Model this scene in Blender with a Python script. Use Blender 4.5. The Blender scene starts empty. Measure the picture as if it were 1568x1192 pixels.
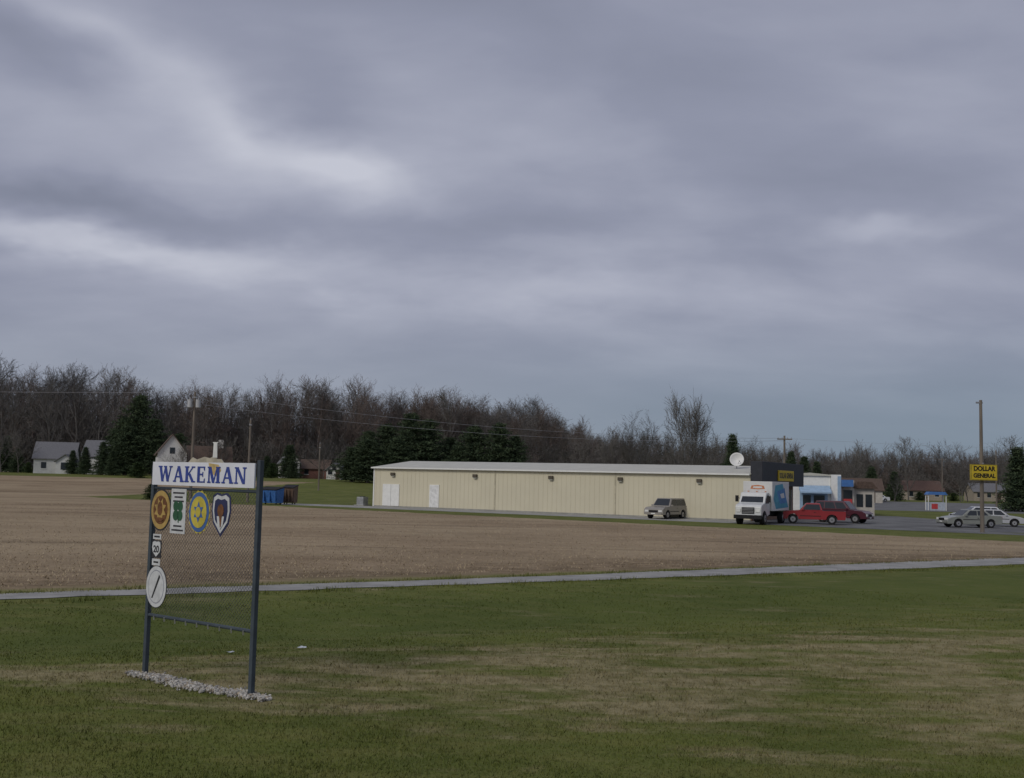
import bpy, math, random
import numpy as np
from mathutils import Vector, Matrix
random.seed(7); np.random.seed(7)
scene=bpy.context.scene
scene.view_settings.view_transform='Standard'
scene.view_settings.look='None'
scene.view_settings.exposure=0
COL=scene.collection

# ------------------------------------------------------------ terrain height
def sst(t):
    t=max(0.0,min(1.0,t)); return t*t*(3-2*t)
def gz(x,y):
    z=2.0*sst((y-112)/90.0)*sst((25-x)/60.0)
    s=(y-0.45*x-24.0)/3.0
    if abs(s)<4 and abs(x)<80: z-=0.22*math.exp(-s*s)
    return z

# ------------------------------------------------------------ node helpers
class NT:
    def __init__(s,nt): s.nt=nt
    def n(s,t,**k):
        nd=s.nt.nodes.new(t)
        for a,b in k.items(): setattr(nd,a,b)
        return nd
    def put(s,sock,v):
        if isinstance(v,bpy.types.NodeSocket): s.nt.links.new(v,sock)
        else: sock.default_value=v
    def m(s,op,a,b=0.0,c=0.0,clamp=False):
        nd=s.n('ShaderNodeMath',operation=op); nd.use_clamp=clamp
        s.put(nd.inputs[0],a); s.put(nd.inputs[1],b); s.put(nd.inputs[2],c)
        return nd.outputs[0]
    def ss(s,v,a,b):
        nd=s.n('ShaderNodeMapRange',interpolation_type='SMOOTHSTEP')
        s.put(nd.inputs[0],v); nd.inputs[1].default_value=a; nd.inputs[2].default_value=b
        return nd.outputs[0]
    def noise(s,vec,scale,detail=4,rough=.55,dist=0,stretch=None,rz=0):
        if stretch:
            mp=s.n('ShaderNodeMapping'); s.nt.links.new(vec,mp.inputs[0]); mp.inputs[3].default_value=stretch; mp.inputs[2].default_value=(0,0,rz)
            vec=mp.outputs[0]
        nd=s.n('ShaderNodeTexNoise'); s.nt.links.new(vec,nd.inputs['Vector'])
        nd.inputs['Scale'].default_value=scale; nd.inputs['Detail'].default_value=detail
        nd.inputs['Roughness'].default_value=rough; nd.inputs['Distortion'].default_value=dist
        return nd.outputs['Fac']
    def mix(s,f,a,b):
        nd=s.n('ShaderNodeMix',data_type='RGBA')
        s.put(nd.inputs[0],f)
        for i,v in ((6,a),(7,b)):
            if isinstance(v,tuple) and len(v)==3: v=(*v,1)
            s.put(nd.inputs[i],v)
        return nd.outputs[2]

MATS={}
def mat(name,col,rough=.7,var=.15,scale=3.0,metal=0,bump=0,bscale=None,stretch=None,spec=.3,coat=0):
    if name in MATS: return MATS[name]
    m=bpy.data.materials.new(name); m.use_nodes=True
    N=NT(m.node_tree); b=m.node_tree.nodes['Principled BSDF']
    tc=N.n('ShaderNodeTexCoord').outputs['Object']
    f=N.noise(tc,scale,3,.6,stretch=stretch)
    f=N.ss(f,.3,.7)
    lo=tuple(c*(1-var) for c in col); hi=tuple(min(1,c*(1+var)) for c in col)
    N.put(b.inputs['Base Color'],N.mix(f,lo,hi))
    b.inputs['Roughness'].default_value=rough; b.inputs['Metallic'].default_value=metal
    b.inputs['Specular IOR Level'].default_value=spec
    if coat: b.inputs['Coat Weight'].default_value=coat
    if bump:
        bn=N.n('ShaderNodeBump'); bn.inputs['Strength'].default_value=bump; bn.inputs['Distance'].default_value=.03
        N.put(bn.inputs['Height'],N.noise(tc,bscale or scale*6,3)); m.node_tree.links.new(bn.outputs[0],b.inputs['Normal'])
    MATS[name]=m; return m

# ------------------------------------------------------------ mesh helpers
class MB:
    def __init__(s): s.v=[]; s.f=[]; s.mi=[]; s.mats=[]
    def mid(s,m):
        if m not in s.mats: s.mats.append(m)
        return s.mats.index(m)
    def add(s,vs,fs,m):
        o=len(s.v); s.v+= [tuple(p) for p in vs]; k=s.mid(m)
        for f in fs: s.f.append(tuple(i+o for i in f)); s.mi.append(k)
    def box(s,x0,x1,y0,y1,z0,z1,m):
        s.add([(x0,y0,z0),(x1,y0,z0),(x1,y1,z0),(x0,y1,z0),(x0,y0,z1),(x1,y0,z1),(x1,y1,z1),(x0,y1,z1)],
              [(0,3,2,1),(4,5,6,7),(0,1,5,4),(1,2,6,5),(2,3,7,6),(3,0,4,7)],m)
    def tube(s,p0,p1,r0,r1,m,n=8,cap=True):
        p0=Vector(p0);p1=Vector(p1);d=(p1-p0)
        if d.length<1e-6:return
        d.normalize(); a=d.orthogonal().normalized(); b=d.cross(a)
        vs=[];
        for p,r in ((p0,r0),(p1,r1)):
            for i in range(n):
                t=2*math.pi*i/n; vs.append(p+a*math.cos(t)*r+b*math.sin(t)*r)
        fs=[(i,(i+1)%n,n+(i+1)%n,n+i) for i in range(n)]
        if cap: fs+= [tuple(range(n))[::-1],tuple(range(n,2*n))]
        s.add(vs,fs,m)
    def prism(s,pts,axis,a0,a1,m):
        n=len(pts)
        def P(p,a):
            return {'y':(p[0],a,p[1]),'x':(a,p[0],p[1]),'z':(p[0],p[1],a)}[axis]
        vs=[P(p,a0) for p in pts]+[P(p,a1) for p in pts]
        fs=[(i,(i+1)%n,n+(i+1)%n,n+i) for i in range(n)]+[tuple(range(n))[::-1],tuple(range(n,2*n))]
        s.add(vs,fs,m)
    def build(s,name,parent=None,bevel=0,smooth=False,fix=True):
        me=bpy.data.meshes.new(name); me.from_pydata(s.v,[],s.f)
        for m in s.mats: me.materials.append(m)
        me.polygons.foreach_set('material_index',s.mi)
        if smooth: me.polygons.foreach_set('use_smooth',[True]*len(s.f))
        if fix and len(s.f)<20000:
            import bmesh
            bm=bmesh.new(); bm.from_mesh(me); bmesh.ops.recalc_face_normals(bm,faces=bm.faces); bm.to_mesh(me); bm.free()
        me.update()
        o=bpy.data.objects.new(name,me); COL.objects.link(o)
        if parent: o.parent=parent
        if bevel:
            b=o.modifiers.new('b','BEVEL'); b.width=bevel; b.segments=2; b.limit_method='ANGLE'; b.angle_limit=.6
        return o
def empty(name,loc=(0,0,0),rz=0):
    e=bpy.data.objects.new(name,None); COL.objects.link(e); e.location=loc; e.rotation_euler=(0,0,rz); e.empty_display_size=.5
    return e
def text(s,size,loc,m,parent,name='lettering',bold=.0,ext=.004,rot=(math.pi/2,0,0),sx=1,align='CENTER'):
    c=bpy.data.curves.new(name,'FONT'); c.body=s; c.size=size; c.extrude=ext; c.offset=bold; c.align_x=align; c.align_y='CENTER'
    c.materials.append(m); o=bpy.data.objects.new(name,c); COL.objects.link(o)
    o.location=loc; o.rotation_euler=rot; o.scale=(sx,1,1); o.parent=parent; return o

# ------------------------------------------------------------ materials
white=mat('white_paint',(.76,.76,.73),.6,.05)
beige=mat('beige_metal_siding',(.61,.565,.425),.6,.035,.3)
beige2=mat('beige_rib',(.60,.555,.415),.6,.03,.3)
roofw=mat('pale_metal_roof',(.50,.49,.43),.6,.06,1)
black=mat('black_rubber',(.015,.015,.016),.8,.2)
glass=mat('dark_window_glass',(.02,.025,.03),.12,.1,spec=.6)
chrome=mat('bright_metal',(.55,.55,.55),.3,.05,metal=.8)
hub=mat('wheel_hub_metal',(.35,.35,.36),.4,.1,metal=.6)
darkm=mat('dark_fascia',(.03,.032,.04),.6,.1)
yellow=mat('yellow_sign_panel',(.58,.43,.035),.6,.08)
concrete=mat('weathered_concrete',(.30,.295,.275),.9,.18,.8,bump=.3)
asphalt=mat('old_asphalt',(.14,.14,.138),.9,.25,.35,bump=.4,bscale=30)
roadm=mat('worn_lane_surface',(.29,.285,.27),.95,.2,.9,bump=.4,bscale=25)
wood=mat('weathered_pole_wood',(.17,.145,.12),.9,.25,4,stretch=(1,1,.1))

# ------------------------------------------------------------ ground material
def ground_material():
    m=bpy.data.materials.new('grass_and_field_ground'); m.use_nodes=True
    N=NT(m.node_tree); b=m.node_tree.nodes['Principled BSDF']
    tc=N.n('ShaderNodeTexCoord').outputs['Object']
    sp=N.n('ShaderNodeSeparateXYZ'); m.node_tree.links.new(tc,sp.inputs[0]); X,Y=sp.outputs[0],sp.outputs[1]
    M=N.m
    j=M('SUBTRACT',N.noise(tc,.5,4,.6),.5)
    jb=M('MULTIPLY',j,3.0)
    dN=M('ADD',M('SUBTRACT',M('SUBTRACT',Y,M('MULTIPLY',X,.61)),34.0),M('MULTIPLY',j,1.8))
    dF=M('ADD',M('SUBTRACT',M('SUBTRACT',84.2,M('MULTIPLY',X,.70)),Y),jb)
    dL=M('ADD',M('ADD',M('MULTIPLY',M('ADD',X,46.),-.976),M('MULTIPLY',M('SUBTRACT',Y,115.),.218)),jb)
    dFar=M('SUBTRACT',178.,Y)
    d=M('MINIMUM',M('MINIMUM',dN,M('MAXIMUM',dF,dL)),dFar)
    field=N.ss(d,-.25,.45)
    big=N.noise(tc,.22,3,.6)
    mid=N.noise(tc,1.3,5,.65,stretch=(.6,1.3,1))
    fine=N.noise(tc,22,2,.7)
    g=N.mix(N.ss(big,.35,.65),(.084,.104,.023),(.122,.142,.033))
    g=N.mix(M('MULTIPLY',N.ss(mid,.42,.68),.6),g,(.172,.168,.054))
    g=N.mix(M('MULTIPLY',N.ss(fine,.5,.75),.45),g,(.22,.195,.085))
    hw=M('MAXIMUM',.9,M('MINIMUM',6.,M('ADD',3.4,M('MULTIPLY',X,.33))))
    ctr=M('ADD',16.9,M('MULTIPLY',X,.1))
    w=M('DIVIDE',M('ABSOLUTE',M('SUBTRACT',Y,ctr)),hw)
    band=M('SUBTRACT',1.,N.ss(w,.45,1.45))
    pn=N.noise(tc,1.0,6,.70,.3,stretch=(.32,.95,1))
    dead=N.ss(M('ADD',pn,M('MULTIPLY',M('SUBTRACT',band,1.),.17)),.37,.57)
    deadc=N.mix(N.ss(N.noise(tc,3,4),.35,.65),(.22,.18,.098),(.345,.285,.17))
    g=N.mix(M('MULTIPLY',dead,.74),g,deadc)
    sw=M('SUBTRACT',1.,N.ss(M('ABSOLUTE',M('ADD',dN,8.5)),1.,5.5))
    g=N.mix(M('MULTIPLY',sw,.5),g,(.072,.098,.022))
    wd=M('SUBTRACT',1.,N.ss(M('ABSOLUTE',M('ADD',dN,.1)),.3,1.6))
    wd=M('MULTIPLY',wd,M('SUBTRACT',1.,N.ss(X,-8.,12.)))
    # tilled field
    st=N.noise(tc,1.,5,.62,.5,stretch=(.06,.20,1),rz=.05)
    st2=N.noise(tc,.06,3,.55)
    soil=N.mix(N.ss(st,.30,.70),(.215,.158,.098),(.345,.262,.170))
    soil=N.mix(M('MULTIPLY',N.ss(st2,.38,.62),.55),soil,(.38,.30,.195))
    soil=N.mix(M('MULTIPLY',N.ss(N.noise(tc,2.2,5,.85),.5,.70),.55),soil,(.44,.36,.245))
    soil=N.mix(M('MULTIPLY',N.ss(N.noise(tc,1.1,5,.8,stretch=(.6,1,1)),.53,.70),.6),soil,(.13,.095,.060))
    nb=M('SUBTRACT',1.,N.ss(dN,1.,7.))
    soil=N.mix(M('MULTIPLY',nb,M('MULTIPLY',N.ss(mid,.32,.58),.7)),soil,(.115,.082,.048))
    tr=N.ss(N.noise(tc,1.,3,.5,.2,stretch=(.035,.4,1),rz=-.25),.57,.64)
    soil=N.mix(M('MULTIPLY',tr,.45),soil,(.14,.105,.065))
    c=N.mix(field,g,soil)
    c=N.mix(M('MULTIPLY',wd,M('MULTIPLY',N.ss(mid,.35,.6),.75)),c,(.25,.215,.11))
    N.put(b.inputs['Base Color'],c); b.inputs['Roughness'].default_value=.95
    b.inputs['Specular IOR Level'].default_value=.1
    bn=N.n('ShaderNodeBump'); bn.inputs['Strength'].default_value=.7; bn.inputs['Distance'].default_value=.10
    hgt=M('ADD',M('MULTIPLY',N.noise(tc,3,5,.75),.9),M('MULTIPLY',fine,.15))
    N.put(bn.inputs['Height'],hgt); m.node_tree.links.new(bn.outputs[0],b.inputs['Normal'])
    return m
groundm=ground_material()

def axis(parts):
    out=[]
    for a,b,st in parts: out+=list(np.arange(a,b,st))
    return out
xs=axis([(-3000,-400,200),(-400,-80,10),(-80,80,1.25),(80,400,10),(400,3001,200)])
ys=axis([(-200,0,10),(0,70,1.25),(70,260,5),(260,800,30),(800,4001,200)])
me=bpy.data.meshes.new('ground')
vv=[(x,y,gz(x,y)) for y in ys for x in xs]; nx=len(xs)
ff=[(j*nx+i,j*nx+i+1,(j+1)*nx+i+1,(j+1)*nx+i) for j in range(len(ys)-1) for i in range(nx-1)]
me.from_pydata(vv,[],ff); me.materials.append(groundm); me.polygons.foreach_set('use_smooth',[True]*len(ff)); me.update()
g=bpy.data.objects.new('ground',me); COL.objects.link(g)

# ------------------------------------------------------------ blades: lawn, lane-edge weeds, field stubble
def blades(name,x,y,h,w,m,lean=1.2):
    n=len(x); z=-.22*np.exp(-((y-.45*x-24)/3)**2)
    a=np.random.uniform(0,2*np.pi,n); la=np.random.uniform(0,2*np.pi,n); ln=h*np.random.uniform(.2,lean,n)
    V=np.zeros((n,3,3))
    V[:,0]=np.stack([x-np.cos(a)*w,y-np.sin(a)*w,z-.01],1)
    V[:,1]=np.stack([x+np.cos(a)*w,y+np.sin(a)*w,z-.01],1)
    V[:,2]=np.stack([x+np.cos(la)*ln,y+np.sin(la)*ln,z+h],1)
    me=bpy.data.meshes.new(name)
    me.vertices.add(3*n); me.vertices.foreach_set('co',V.reshape(-1))
    me.loops.add(3*n); me.loops.foreach_set('vertex_index',np.arange(3*n,dtype=np.int32))
    me.polygons.add(n); me.polygons.foreach_set('loop_start',np.arange(0,3*n,3,dtype=np.int32))
    me.materials.append(m); me.update(calc_edges=True)
    o=bpy.data.objects.new(name,me); COL.objects.link(o)
n=240000
d=1/np.random.uniform(1/32.,1/8.0,n); T=np.random.uniform(-.68,.68,n); x=T*d; y=d
keep=(y-.61*x-32)<-2.0
ax,ay=-5.45,16.25; ex,ey=2.35/math.hypot(2.35,1.75),-1.75/math.hypot(2.35,1.75)
tt=(x-ax)*ex+(y-ay)*ey; pp=-(x-ax)*ey+(y-ay)*ex
keep&=~((tt>-.1)&(tt<3.0)&(abs(pp)<.14))
x=x[keep];y=y[keep];n=len(x)
patch=np.sin(x*1.7+np.sin(y*2.1)*1.3)*np.sin(y*1.9+np.sin(x*1.3))*.5+.5
blades('lawn_grass',x,y,np.random.uniform(.015,.045,n)*(.7+.7*patch),np.random.uniform(.004,.009,n)*np.maximum(1,y/13),groundm)
n=16000; x=np.random.uniform(-22,38,n); side=np.random.choice([-1,1],n); wl=.75+np.clip(x,0,25)*.03
y=32.1+.61*x+np.where(x<0,.00,.015*x)+side*(wl+np.abs(np.random.normal(0,.35,n)))*1.15
cl=np.sin(x*3.1)*np.sin(x*.73+2)*.5+.5
blades('roadside_weeds',x,y,np.random.uniform(.03,.12,n)*(.4+cl),np.random.uniform(.008,.016,n),groundm,.7)
n=52000; d=1/np.random.uniform(1/95.,1/26.,n); x=np.random.uniform(-.65,.65,n)*d; y=d
keep=((y-.61*x-34)>1.0)&((84-.7*x-y)>1.0); x=x[keep];y=y[keep];n=len(x)
blades('field_stubble',x,y,np.random.uniform(.02,.07,n),np.random.uniform(.010,.025,n)*np.maximum(1,y/50),mat('crop_stubble_straw',(.36,.29,.19),.95,.35,1.5),2.0)

# ------------------------------------------------------------ roads / paving
def strip(name,pts,widths,m,off=.012,step=2.0):
    P=[];W=[]
    for i in range(len(pts)-1):
        a=Vector(pts[i]);b=Vector(pts[i+1]);k=max(1,int((b-a).length/step))
        for q in range(k):
            t=q/k; P.append(a.lerp(b,t)); W.append(widths[i]*(1-t)+widths[i+1]*t)
    P.append(Vector(pts[-1]));W.append(widths[-1])
    for _ in range(4):
        P=[P[0]]+[(P[i-1]+P[i]*2+P[i+1])/4 for i in range(1,len(P)-1)]+[P[-1]]
    vs=[]
    for i,p in enumerate(P):
        t=(P[min(i+1,len(P)-1)]-P[max(i-1,0)]).normalized(); n=Vector((-t.y,t.x))
        for s in (1,.33,-.33,-1):
            jj=(random.uniform(-.10,.10) if abs(s)==1 else 0)
            q=p+n*(W[i]/2*s+jj); vs.append((q.x,q.y,gz(q.x,q.y)+off))
    fs=[(4*i+k,4*i+k+1,4*i+k+5,4*i+k+4) for i in range(len(P)-1) for k in range(3)]
    mb=MB(); mb.add(vs,fs,m); o=mb.build(name); return o
def pad(name,pts,m,off=.008):
    mb=MB(); mb.add([(x,y,gz(x,y)+off) for x,y in pts],[tuple(range(len(pts)))],m)
    return mb.build(name)
strip('narrow_lane',[(-60,-3),(-30,14.4),(-11.7,25.4),(.13,32.2),(21.8,46.2),(50,64),(90,90)],[1.1,1.1,1.2,1.5,2.7,3.0,3.0],roadm,.014,.8)
pad('paved_apron',[(-22,104.4),(-23,109.7),(-13.35,105.95),(19.45,87.55),(16.6,82.3)],concrete,.010)
pad('parking_lot',[(16.6,82.3),(33.4,72.5),(62,56),(72,62),(47,82),(44,93),(40,112),(24,112),(19.45,87.55)],asphalt,.012)
pad('far_parking_lot',[(40,140),(150,132),(175,225),(52,228)],asphalt,.012)

# ------------------------------------------------------------ metal building
E=math.atan2(-.489,.872)
B=empty('metal_warehouse_building',(-13.3,106,0),E)
L=37.6;D=13.0;EH=3.8;RH=4.50
mb=MB(); mb.prism([(0,0),(D,0),(D,EH),(D/2,RH),(0,EH)],'x',0,L,beige); mb.build('walls',B)
mb=MB()
x=.25
while x<L:
    if not(1.0<x<3.1 or 6.5<x<7.7): mb.box(x-.03,x+.03,-.016,.0,.12,EH-.14,beige2)
    x+=.46
mb.build('siding_ribs',B)
mb=MB()
for s in (0,1):
    ya,yb=(-.2,D/2) if s==0 else (D+.2,D/2)
    z0=EH-.02
    mb.add([(-.2,ya,z0),(L+.1,ya,z0),(L+.1,yb,RH+.02),(-.2,yb,RH+.02),(-.2,ya,z0+.05),(L+.1,ya,z0+.05),(L+.1,yb,RH+.07),(-.2,yb,RH+.07)],
      [(0,1,2,3),(4,5,6,7),(0,1,5,4),(1,2,6,5),(2,3,7,6),(3,0,4,7)],roofw)
mb.build('roof',B)
mb=MB(); mb.box(-.2,L,-.34,-.203,EH-.10,EH+.02,white); mb.box(-.06,.06,-.05,-.003,0,EH-.1,white)
for sx in (13.7,25.7): mb.box(sx-.05,sx+.05,-.05,-.026,.1,EH-.14,mat('seam_trim',(.5,.46,.34),.6))
mb.box(0,L,-.04,-.003,0,.11,concrete); mb.build('eave_gutter_and_trim',B)
mb=MB(); mb.box(1.1,3.05,-.07,-.003,.11,2.2,white); mb.box(2.06,2.09,-.075,-.071,.12,2.15,mat('door_gap',(.3,.3,.3)))
mb.box(6.55,7.62,-.07,-.003,.11,2.25,white)
mb.box(6.66,7.5,-.078,-.071,.14,2.17,mat('door_leaf',(.7,.7,.69),.5)); mb.build('doors',B)
lamp=mat('wall_pack_bronze',(.09,.075,.055),.5)
mb=MB()
for lx in (2.3,11.6,19.5,26.2,33.3):
    mb.box(lx-.2,lx+.2,-.28,-.03,3.05,3.32,lamp); mb.prism([(lx-.2,3.05),(lx+.2,3.05),(lx+.14,2.93),(lx-.14,2.93)],'y',-.2,-.05,mat('lamp_lens',(.4,.4,.35)))
mb.build('wall_pack_lights',B)
brick=mat('brown_brick',(.20,.13,.09),.9,.2,6)
mb=MB(); mb.box(L+.02,L+1.0,-.1,D+.1,2.85,4.85,darkm)
mb.box(L+.015,L+.09,.1,D-.1,0,2.84,brick)
mb.build('dark_fascia',B,bevel=.02)
mb=MB()
for k in range(5):
    y=1.2+k*2.2; mb.box(L+.09,L+.13,y,y+1.9,.35,2.5,glass); mb.box(L+.09,L+.16,y-.08,y,.3,2.55,chrome)
mb.box(L+.09,L+.16,12.1,12.18,.3,2.55,chrome); mb.build('storefront_windows',B)
mb=MB(); mb.box(L+1.0,L+1.12,4.4,9.2,3.3,4.2,yellow); mb.build('store_sign_panel',B,bevel=.02)
text('DOLLAR GENERAL',.62,(L+1.125,6.8,3.75),darkm,B,'store_lettering',.02,rot=(math.pi/2,0,math.pi/2),sx=.85)

Dm=empty('satellite_dish',(19.35,92.2,4.25),0)
mb=MB(); dm=mat('dish_white',(.72,.72,.7),.5,.05); R=.60
rings=5; seg=20; vs=[(0,0,0)]; fs=[]
for r in range(1,rings+1):
    rr=R*r/rings
    for i in range(seg):
        a=2*math.pi*i/seg; vs.append((rr*math.cos(a),-.28*(rr/R)**2,rr*math.sin(a)))
for i in range(seg): fs.append((0,1+i,1+(i+1)%seg))
for r in range(rings-1):
    for i in range(seg):
        a=1+r*seg+i;b=1+r*seg+(i+1)%seg; fs.append((a,a+seg,b+seg,b))
mb.add(vs,fs,dm); o=mb.build('reflector',Dm,smooth=True); o.location=(0,0,.75); o.rotation_euler=(-.25,0,-.25)
sd=o.modifiers.new('s','SOLIDIFY'); sd.thickness=.02
mb=MB(); mb.tube((0,.1,-.4),(0,.08,.7),.04,.04,hub); mb.tube((0,-.02,.3),(.1,-.5,.65),.015,.015,hub); mb.tube((.1,-.55,.63),(.1,-.42,.7),.04,.04,hub); mb.build('mast_and_feed',Dm)

# ------------------------------------------------------------ shops further right
S=empty('blue_and_white_shop',(29.0,112,0),-.12)
lb=mat('light_blue_panel',(.30,.42,.56),.6,.08); blue=mat('blue_awning',(.06,.16,.40),.6,.1); red=mat('red_panel',(.42,.05,.05),.5,.1)
cream=mat('cream_wall',(.46,.43,.38),.8,.1); brownroof=mat('brown_shingle_roof',(.10,.07,.055),.9,.3,8)
mb=MB(); mb.box(0,4.1,0,8,0,4.0,white); mb.box(4.12,5.1,-.3,8,0,4.15,white); mb.box(5.12,6.5,.2,8,0,3.6,cream); mb.box(6.52,8.6,.6,9,0,2.8,cream); mb.build('walls',S)
mb=MB(); mb.prism([(-.1,3.0),(-.1,2.55),(-1.3,2.2),(-1.3,2.35)],'x',.9,4.0,lb); mb.box(1.0,3.8,-.06,-.003,.1,2.5,lb); mb.box(1.3,2.1,-.09,-.061,.2,2.0,glass); mb.box(2.4,3.5,-.09,-.061,.8,2.0,glass)
mb.box(4.75,5.1,-.36,-.303,.4,4.0,lb); mb.box(5.12,6.2,-1.0,.15,2.95,3.65,blue); mb.box(5.3,6.1,-.9,-.2,.1,1.7,red); mb.box(5.4,6.3,.12,.197,.3,2.6,glass)
for k in range(2): mb.box(6.8+k*.9,7.45+k*.9,.55,.597,.9,2.2,glass)
mb.prism([(-.1,4.0),(-.1,4.12),(2.0,4.3),(4.15,4.12),(4.15,4.0)],'y',-.2,8.2,roofw)
mb.build('awnings_and_windows',S)
mb=MB(); mb.prism([(6.3,2.8),(8.9,2.8),(8.3,3.5),(6.9,3.5)],'y',.2,9.4,brownroof); mb.build('roof',S)

# ------------------------------------------------------------ houses
def house(name,loc,rz,w,d,eh,rh,wallm,roofm,axis_='x',porch=True,chim=False,gable=None):
    e=empty(name,loc,rz); mb=MB()
    if axis_=='x':
        mb.prism([(-d/2,-.6),(d/2,-.6),(d/2,eh),(0,rh),(-d/2,eh)],'x',-w/2,w/2,wallm)
    else:
        mb.prism([(-w/2,-.6),(w/2,-.6),(w/2,eh),(0,rh),(-w/2,eh)],'y',-d/2,d/2,wallm)
    mb.build('walls',e); mb=MB(); o=.35;t=.16
    hh=(d if axis_=='x' else w)/2; sl=(rh-eh)/hh
    for s in (-1,1):
        p=[(s*(hh+o),eh-sl*o),(0,rh),(0,rh+t),(s*(hh+o),eh-sl*o+t)]
        p=[(a,b+.01) for a,b in p]
        mb.prism(p,'x' if axis_=='x' else 'y',-(w if axis_=='x' else d)/2-o,(w if axis_=='x' else d)/2+o,roofm)
    if chim: mb.box(w*.22,w*.22+.8,-.4,.4,eh,rh+1.3,mat('chimney_white',(.6,.58,.54)))
    mb.build('roof',e); mb=MB()
    n=max(2,int(w/2.4))
    for i in range(n):
        x=-w/2+(i+.5)*w/n
        if i==n//2: mb.box(x-.45,x+.45,-d/2-.05,-d/2-.004,0,2.05,brownroof)
        else: mb.box(x-.45,x+.45,-d/2-.05,-d/2-.004,.95,2.1,glass); mb.box(x-.55,x+.55,-d/2-.09,-d/2-.004,.85,.94,white)
    if axis_=='y': mb.box(-.4,.4,-d/2-.05,-d/2-.004,eh-.1,eh+.9,glass)
    mb.build('windows_and_door',e)
    if gable:
        gx,gw,gh=gable; mb=MB(); mb.prism([(gx-gw/2,-.6),(gx+gw/2,-.6),(gx+gw/2,gh),(gx,gh+gw*.38),(gx-gw/2,gh)],'y',-d/2-2.5,-d/2+.2,wallm)
        mb.build('front_gable_wing',e); mb=MB()
        for s in (-1,1):
            mb.prism([(gx+s*(gw/2+.3),gh-.2),(gx,gh+gw*.38+.01),(gx,gh+gw*.38+.17),(gx+s*(gw/2+.3),gh-.04)],'y',-d/2-2.8,0,roofm)
        mb.box(gx-.7,gx+.7,-d/2-2.55,-d/2-2.504,.8,2.1,glass); mb.build('gable_roof',e)
    return e
greyroof=mat('grey_shingle_roof',(.16,.16,.17),.9,.2,8); siding=mat('white_vinyl_siding',(.60,.60,.58),.7,.06)
tansid=mat('tan_siding',(.36,.31,.25),.8,.1); redbrick=mat('red_brick',(.20,.10,.08),.9,.2,5)
def H(name,x,y,rz,*a,**k): return house(name,(x,y,gz(x,y)),rz,*a,**k)
H('white_house',-86.0,205,.25,7.0,7,2.9,5.8,siding,greyroof,gable=(2.3,3.2,2.3))
H('white_house',-82.0,216,.1,5,7,3.6,6.6,siding,greyroof,'x')
H('tan_house',-108,226,.2,8,7,2.6,5.2,tansid,brownroof,'x')
H('white_farmhouse',-57.2,182,.35,4.6,8,4.2,7.2,siding,brownroof,'y')
H('white_farmhouse',-52.2,187,.35,7.0,6,2.9,5.4,siding,brownroof,'x',chim=True)
H('white_house',-47.5,232,.3,3.8,7,3.4,5.8,siding,greyroof,'y')
H('small_white_house',-36.5,228,-.1,3.2,5,2.0,3.3,siding,greyroof,'y')
H('brick_house',-42,234,0,6,6,2.2,4.0,redbrick,brownroof,'x')
H('brown_house',66.5,205,-.2,7,7,2.4,4.4,cream,brownroof,'x')
H('ranch_house',100,264,-.1,9,8,2.4,4.6,tansid,mat('red_brown_roof',(.12,.075,.06),.9,.2,6),'x',chim=False)
H('ranch_house',123,275,-.1,12,8,2.4,4.4,tansid,greyroof,'x')

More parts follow.
